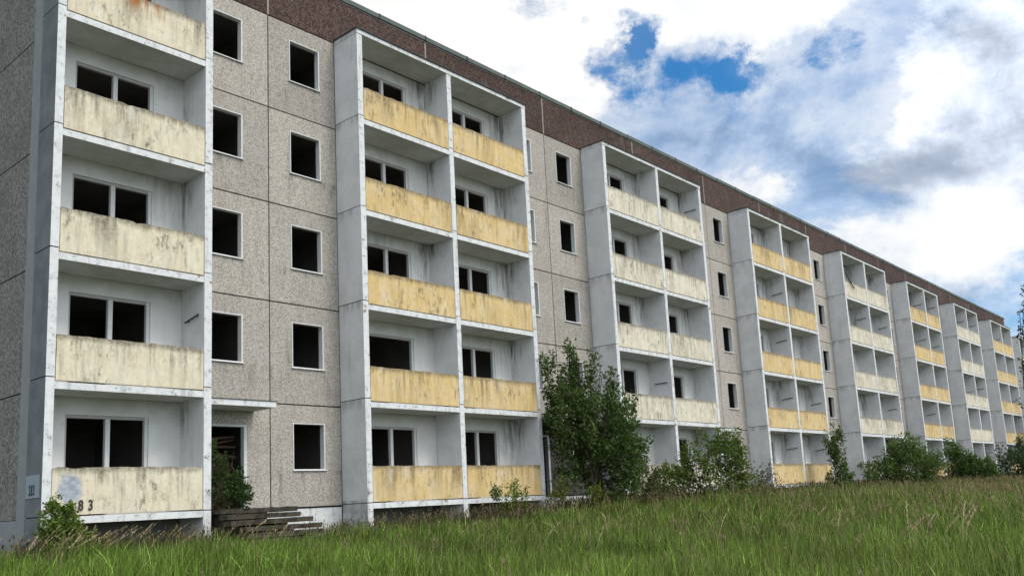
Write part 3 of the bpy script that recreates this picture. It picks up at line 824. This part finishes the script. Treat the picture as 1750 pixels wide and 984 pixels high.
plant('sapling', (37.9, -2.4), [(0, 0, 2.6, .42, .4, .8), (.1, 0, 1.6, .40, .4, .7), (.2, 0, .8, .5, .5, .6)], 90, 36, .14, (.068, .122, .03), 'tall narrow columnar sapling in front of the second yellow balcony stack', 'sapling', 10, stems=6, stem_r=.025, spread=.24)
plant('bush', (46.6, -2.8), [(-1.0, 0, 1.1, 1.2, 1.0, .8), (.6, 0, 1.5, 1.5, 1.2, 1.1), (.3, 0, 2.4, .9, .8, .8), (1.6, 0, 1.5, .7, .7, .6)], 240, 40, .16, (.085, .145, .038), 'broad dark bush in front of the narrower off white balcony stack', 'bush', 11, stems=9, stem_r=.03, spread=.34)
plant('bush', (59.6, -3.0), [(-.3, 0, 1.3, .9, .8, 1.1), (.6, 0, 1.0, 1.2, .9, .8), (-.9, 0, 2.5, .4, .4, .8), (1.5, 0, .7, .6, .6, .5)], 190, 40, .18, (.070, .125, .032), 'dark pointed bush before the third yellow balcony stack', 'bush', 12, stems=8, stem_r=.03, spread=.36)
plant('bush', (69.5, -3.6), [(0, 0, 1.3, 1.7, 1.2, 1.2), (1.6, 0, 1.9, 1.4, 1.2, 1.4), (3.0, 0, 2.3, 1.2, 1.2, 1.9)], 160, 36, .19, (.035, .066, .020), 'dark bush merging into the trees at the far end of the block', 'bush', 13, stems=8, stem_r=.03, spread=.4)
plant('tree', (87.5, -4.6), [(-.2, 0, 5.0, 2.2, 2.0, 2.8), (-.6, 0, 3.0, 2.4, 1.8, 2.2), (.9, 0, 7.2, 1.5, 1.5, 1.6)], 260, 34, .24, (.030, .056, .020), 'dark tree standing near the far end of the block', 'tree', 15, stems=6, stem_r=.08, spread=.5)
plant('tree', (52.0, -8.5), [(1.75, 0, 7.1, 1.35, 1.5, 1.1), (2.3, 0, 9.2, 1.3, 1.5, 1.6), (2.6, 0, 5.0, 1.6, 1.6, 1.8), (2.6, 0, 11.0, 1.4, 1.5, 1.4)], 190, 36, .20, (.028, .055, .018), 'tall dark tree leaning in from beside the meadow with twigs before the sky', 'tree', 16, stems=5, stem_r=.09, spread=.45)

# ------------------------------------------------------------------ meadow grass and dry weeds
def strip_blades(x, y, z, h, wd, az, lean, base_c, tip_c, rs, segs=3):
    n = len(x); P0 = np.stack([x, y, z], 1)
    dirh = np.stack([np.cos(az), np.sin(az), np.zeros(n)], 1)
    side_a = az + math.pi / 2 + rs.uniform(-.9, .9, n); sd_ = np.stack([np.cos(side_a), np.sin(side_a), np.zeros(n)], 1)
    rows = []; cols = []
    for i in range(segs + 1):
        t = i / segs
        c = P0 + dirh * (h * lean * t ** 2)[:, None] + np.array([0, 0, 1.]) * (h * (t - .28 * np.minimum(lean, 1.2) * t ** 2))[:, None]
        cc = base_c * (1 - t) + tip_c * t
        if i < segs:
            ww = (wd * (1 - .75 * t ** 1.5) * .5)[:, None]
            rows += [c - sd_ * ww, c + sd_ * ww]; cols += [cc, cc]
        else:
            rows.append(c); cols.append(cc)
    nv = 2 * segs + 1
    V = np.stack(rows, 1).reshape(-1, 3); C = np.stack(cols, 1).reshape(-1, 3)
    b = np.arange(n)[:, None] * nv; F = []; lt = []
    quads = [np.concatenate([b + 2 * i, b + 2 * i + 1, b + 2 * i + 3, b + 2 * i + 2], 1) for i in range(segs - 1)]
    tri = b + [2 * segs - 2, 2 * segs - 1, 2 * segs]
    F = np.concatenate(quads + [tri], 1).ravel(); lt = np.tile(np.array([4] * (segs - 1) + [3]), n)
    return V, F, lt, C

def join(parts):
    V, F, L, C = [], [], [], []; o_ = 0
    for v, f, l, c in parts:
        V.append(v); F.append(f + o_); L.append(l); C.append(c); o_ += len(v)
    return np.concatenate(V), np.concatenate(F), np.concatenate(L), np.concatenate(C)

yaw = math.atan2(FW[1], FW[0])
def scatter(d0, d1, dens, rs, a0=-.76, a1=.72):
    area = (a1 - a0) / 2 * (d1 ** 2 - d0 ** 2); n = int(area * dens)
    a = yaw + rs.uniform(a0, a1, n); d = np.sqrt(rs.uniform(d0 ** 2, d1 ** 2, n))
    x, y = CAM[0] + d * np.cos(a), CAM[1] + d * np.sin(a)
    inb = (x > -.35) & (x < XEND + 8)
    lim = np.full(n, -1.15)
    for (r, l) in gaps: lim = np.where((x > r + .05) & (x < l - .05), -.12, lim)
    ok = np.where(inb, y < lim, y < 16) & (y > -24)
    ok &= ~((x > 3.5) & (x < 5.7) & (y > -2.5))
    return x[ok], y[ok], d[ok]

rs = np.random.RandomState(21); parts = []
GA = np.array([.054, .108, .016]); GB = np.array([.165, .255, .042]); GC = np.array([.105, .100, .040]); GD = np.array([.20, .16, .085])
for (d0, d1, dens, segs) in ((4.5, 12, 1150, 3), (12, 20, 560, 3), (20, 34, 230, 3), (34, 60, 75, 2), (60, 110, 22, 2)):
    x, y, d = scatter(d0, d1, dens, rs); n = len(x)
    cl = vnoise(x, y, .9) * .6 + vnoise(x + 40, y + 9, 2.6) * .4
    keep = rs.rand(n) < .35 + .9 * cl; x, y, d, cl = x[keep], y[keep], d[keep], cl[keep]; n = len(x)
    dry = vnoise(x + 13, y + 31, .22) * .55 + vnoise(x, y + 70, .8) * .45
    h = (.13 + .50 * cl) * rs.uniform(.5, 1.5, n) * (1 + .25 * sstep(10, 30, x))
    wd = .0095 * np.maximum(1, d / 11) * rs.uniform(.7, 1.4, n)
    az = rs.uniform(0, 2 * math.pi, n); az = np.where(rs.rand(n) < .45, .3 + rs.normal(0, .7, n), az)
    lean = np.abs(rs.normal(.32, .28, n))
    fresh = sstep(18, 9, d) * sstep(14, 2, x)
    t = np.clip(rs.rand(n, 1) * .6 + .3 * cl[:, None] + .40 * fresh[:, None], 0, 1); c = GA * (1 - t) + GB * t
    k = np.clip((dry[:, None] - .42) * 2.2 + .22 * sstep(12, 45, x)[:, None] + .2 * sstep(-7, -1.5, y)[:, None], 0, .85) * rs.rand(n, 1); c = c * (1 - k) + GC * k
    dead = rs.rand(n, 1) < .07; c = np.where(dead, GD * rs.uniform(.6, 1.1, (n, 1)), c)
    c = c * np.exp(rs.normal(0, .48, (n, 1))) * (.72 + .55 * vnoise(x + 90, y + 3, 1.3))[:, None]
    parts.append(strip_blades(x, y, gz(x, y) - .02, h, wd, az, lean, c * .8, c * 1.05, rs, segs))
for (d0, d1, dens) in ((6, 14, 1.0), (14, 30, .5), (30, 60, .15)):
    x, y, d = scatter(d0, d1, dens, rs); n = len(x); base_c = np.array([.075, .135, .028]) * np.exp(rs.normal(0, .3, (n, 1))); z = gz(x, y); hh = rs.uniform(.15, .5, n)
    for j in range(10):
        a2 = rs.uniform(0, 6.28, n)
        parts.append(strip_blades(x + rs.normal(0, .05, n), y + rs.normal(0, .05, n), z + hh * j / 10, rs.uniform(.08, .17, n), rs.uniform(.018, .035, n), a2, rs.uniform(.8, 1.5, n), base_c, base_c * 1.15, rs, 3))
v, f, l, c = join(parts)
gr = mesh_np('grass', v, f, l, c, 'grass'); tag(gr, 'tall unmown meadow grass filling the foreground up to the building', 'grass', 'stuff')
# flowering stalks with drooping panicles
parts = []
SB = np.array([.16, .115, .07]); SP = np.array([.34, .27, .155])
for (d0, d1, dens) in ((5, 13, 2.5), (13, 24, 5), (24, 45, 11), (45, 100, 7)):
    x, y, d = scatter(d0, d1, dens, rs); n = len(x)
    pat = vnoise(x + 5, y + 77, .3); keep = rs.rand(n) < .25 + 1.1 * np.clip(pat - .25, 0, 1) + .5 * sstep(-6, -1, y); x, y, d = x[keep], y[keep], d[keep]; n = len(x)
    h = rs.uniform(.55, .92, n); az = .35 + rs.normal(0, .6, n); lean = np.abs(rs.normal(.38, .22, n)); wd = .0038 * np.maximum(1, d / 10)
    tone = rs.rand(n, 1); c = SB * (1 - tone) + SP * tone; c = c * rs.uniform(.6, 1.1, (n, 1))
    z = gz(x, y)
    parts.append(strip_blades(x, y, z, h, wd, az, lean, c * .7 + np.array([.02, .035, .005]), c, rs, 3))
    for j in range(7):           # spikelets along the top third
        t = rs.uniform(.70, 1.0, n); px = x + np.cos(az) * h * lean * t ** 2; py = y + np.sin(az) * h * lean * t ** 2; pz = z + h * (t - .28 * np.minimum(lean, 1.2) * t ** 2)
        a2 = az + rs.normal(0, .8, n)
        parts.append(strip_blades(px, py, pz, rs.uniform(.03, .075, n), wd * rs.uniform(1.4, 2.4, n), a2, np.abs(rs.normal(.6, .3, n)), c, c * 1.1, rs, 2))
# a few long pale arching stalks that stand clear of the rest
hx, hy = [], []
for cx, cy, k, sp in ((-1.2, -3.4, 22, .7), (.1, -3.8, 20, .8), (1.3, -5.0, 10, .8), (2.8, -17.2, 5, .5), (4.6, -16.4, 6, .7), (6.5, -15.5, 5, 1.0), (3.0, -12.5, 5, 1.5), (9, -10, 6, 2.5)):
    hx += list(cx + rs.normal(0, sp, k)); hy += list(cy + rs.normal(0, sp, k))
x, y = np.array(hx), np.array(hy); n = len(x); d = np.hypot(x - CAM[0], y - CAM[1])
h = rs.uniform(.75, 1.05, n); az = -.35 + rs.normal(0, .5, n); lean = rs.uniform(.35, .85, n); c = np.array([.40, .33, .20]) * rs.uniform(.7, 1.15, (n, 1)); z = gz(x, y)
parts.append(strip_blades(x, y, z, h, .0075 * np.maximum(1, d / 10), az, lean, c * .6, c, rs, 4))
for j in range(22):
    t = rs.uniform(.66, 1.0, n); px = x + np.cos(az) * h * lean * t ** 2; py = y + np.sin(az) * h * lean * t ** 2; pz = z + h * (t - .28 * np.minimum(lean, 1.2) * t ** 2)
    parts.append(strip_blades(px, py, pz, rs.uniform(.03, .06, n), .013 * np.maximum(1, d / 12) * rs.uniform(.7, 1.3, n), az + rs.normal(0, .7, n), rs.uniform(.3, 1.0, n), c, c * 1.1, rs, 2))
v, f, l, c = join(parts)
sk = mesh_np('flowering_grass', v, f, l, c, 'grass'); tag(sk, 'thin tan flowering grass stalks rising above the green meadow', 'grass', 'stuff')
# dry brown weeds along the foot of the building
parts = []
n0 = 9000
x = np.concatenate([rs.uniform(-1.2, 92, 5200), rs.uniform(-1.0, 3.4, 700), rs.uniform(8, 20, 900), rs.uniform(34, 92, 2200)]); y = -1.25 - np.abs(rs.normal(0, .75, n0)) - .3 * sstep(8, 30, x); ok = ~((x > 3.5) & (x < 5.8)) & (rs.rand(n0) < .35 + vnoise(x, y, .5)); x, y = x[ok], y[ok]; n = len(x)
d = np.hypot(x - CAM[0], y - CAM[1]); h = rs.uniform(.35, .85, n) * (.85 + .2 * sstep(10, 30, x)); tone = rs.rand(n, 1)
c = np.array([.085, .06, .038]) * (1 - tone) + np.array([.07, .085, .03]) * tone
az = rs.uniform(0, 6.28, n); z = gz(x, y); lean = np.abs(rs.normal(.3, .2, n))
parts.append(strip_blades(x, y, z, h, .006 * np.maximum(1, d / 14), az, lean, c * .7, c, rs, 3))
for j in range(9):
    t = rs.uniform(.3, 1.0, n); px = x + np.cos(az) * h * lean * t ** 2; py = y + np.sin(az) * h * lean * t ** 2; pz = z + h * (t - .28 * np.minimum(lean, 1.2) * t ** 2)
    parts.append(strip_blades(px, py, pz, rs.uniform(.05, .13, n), .016 * np.maximum(1, d / 16) * rs.uniform(.6, 1.3, n), rs.uniform(0, 6.28, n), np.abs(rs.normal(.8, .4, n)), c, c * 1.15, rs, 2))
v, f, l, c = join(parts)
wd_ = mesh_np('weeds', v, f, l, c, 'grass'); tag(wd_, 'brown and olive weeds along the foot of the building', 'weeds', 'stuff')
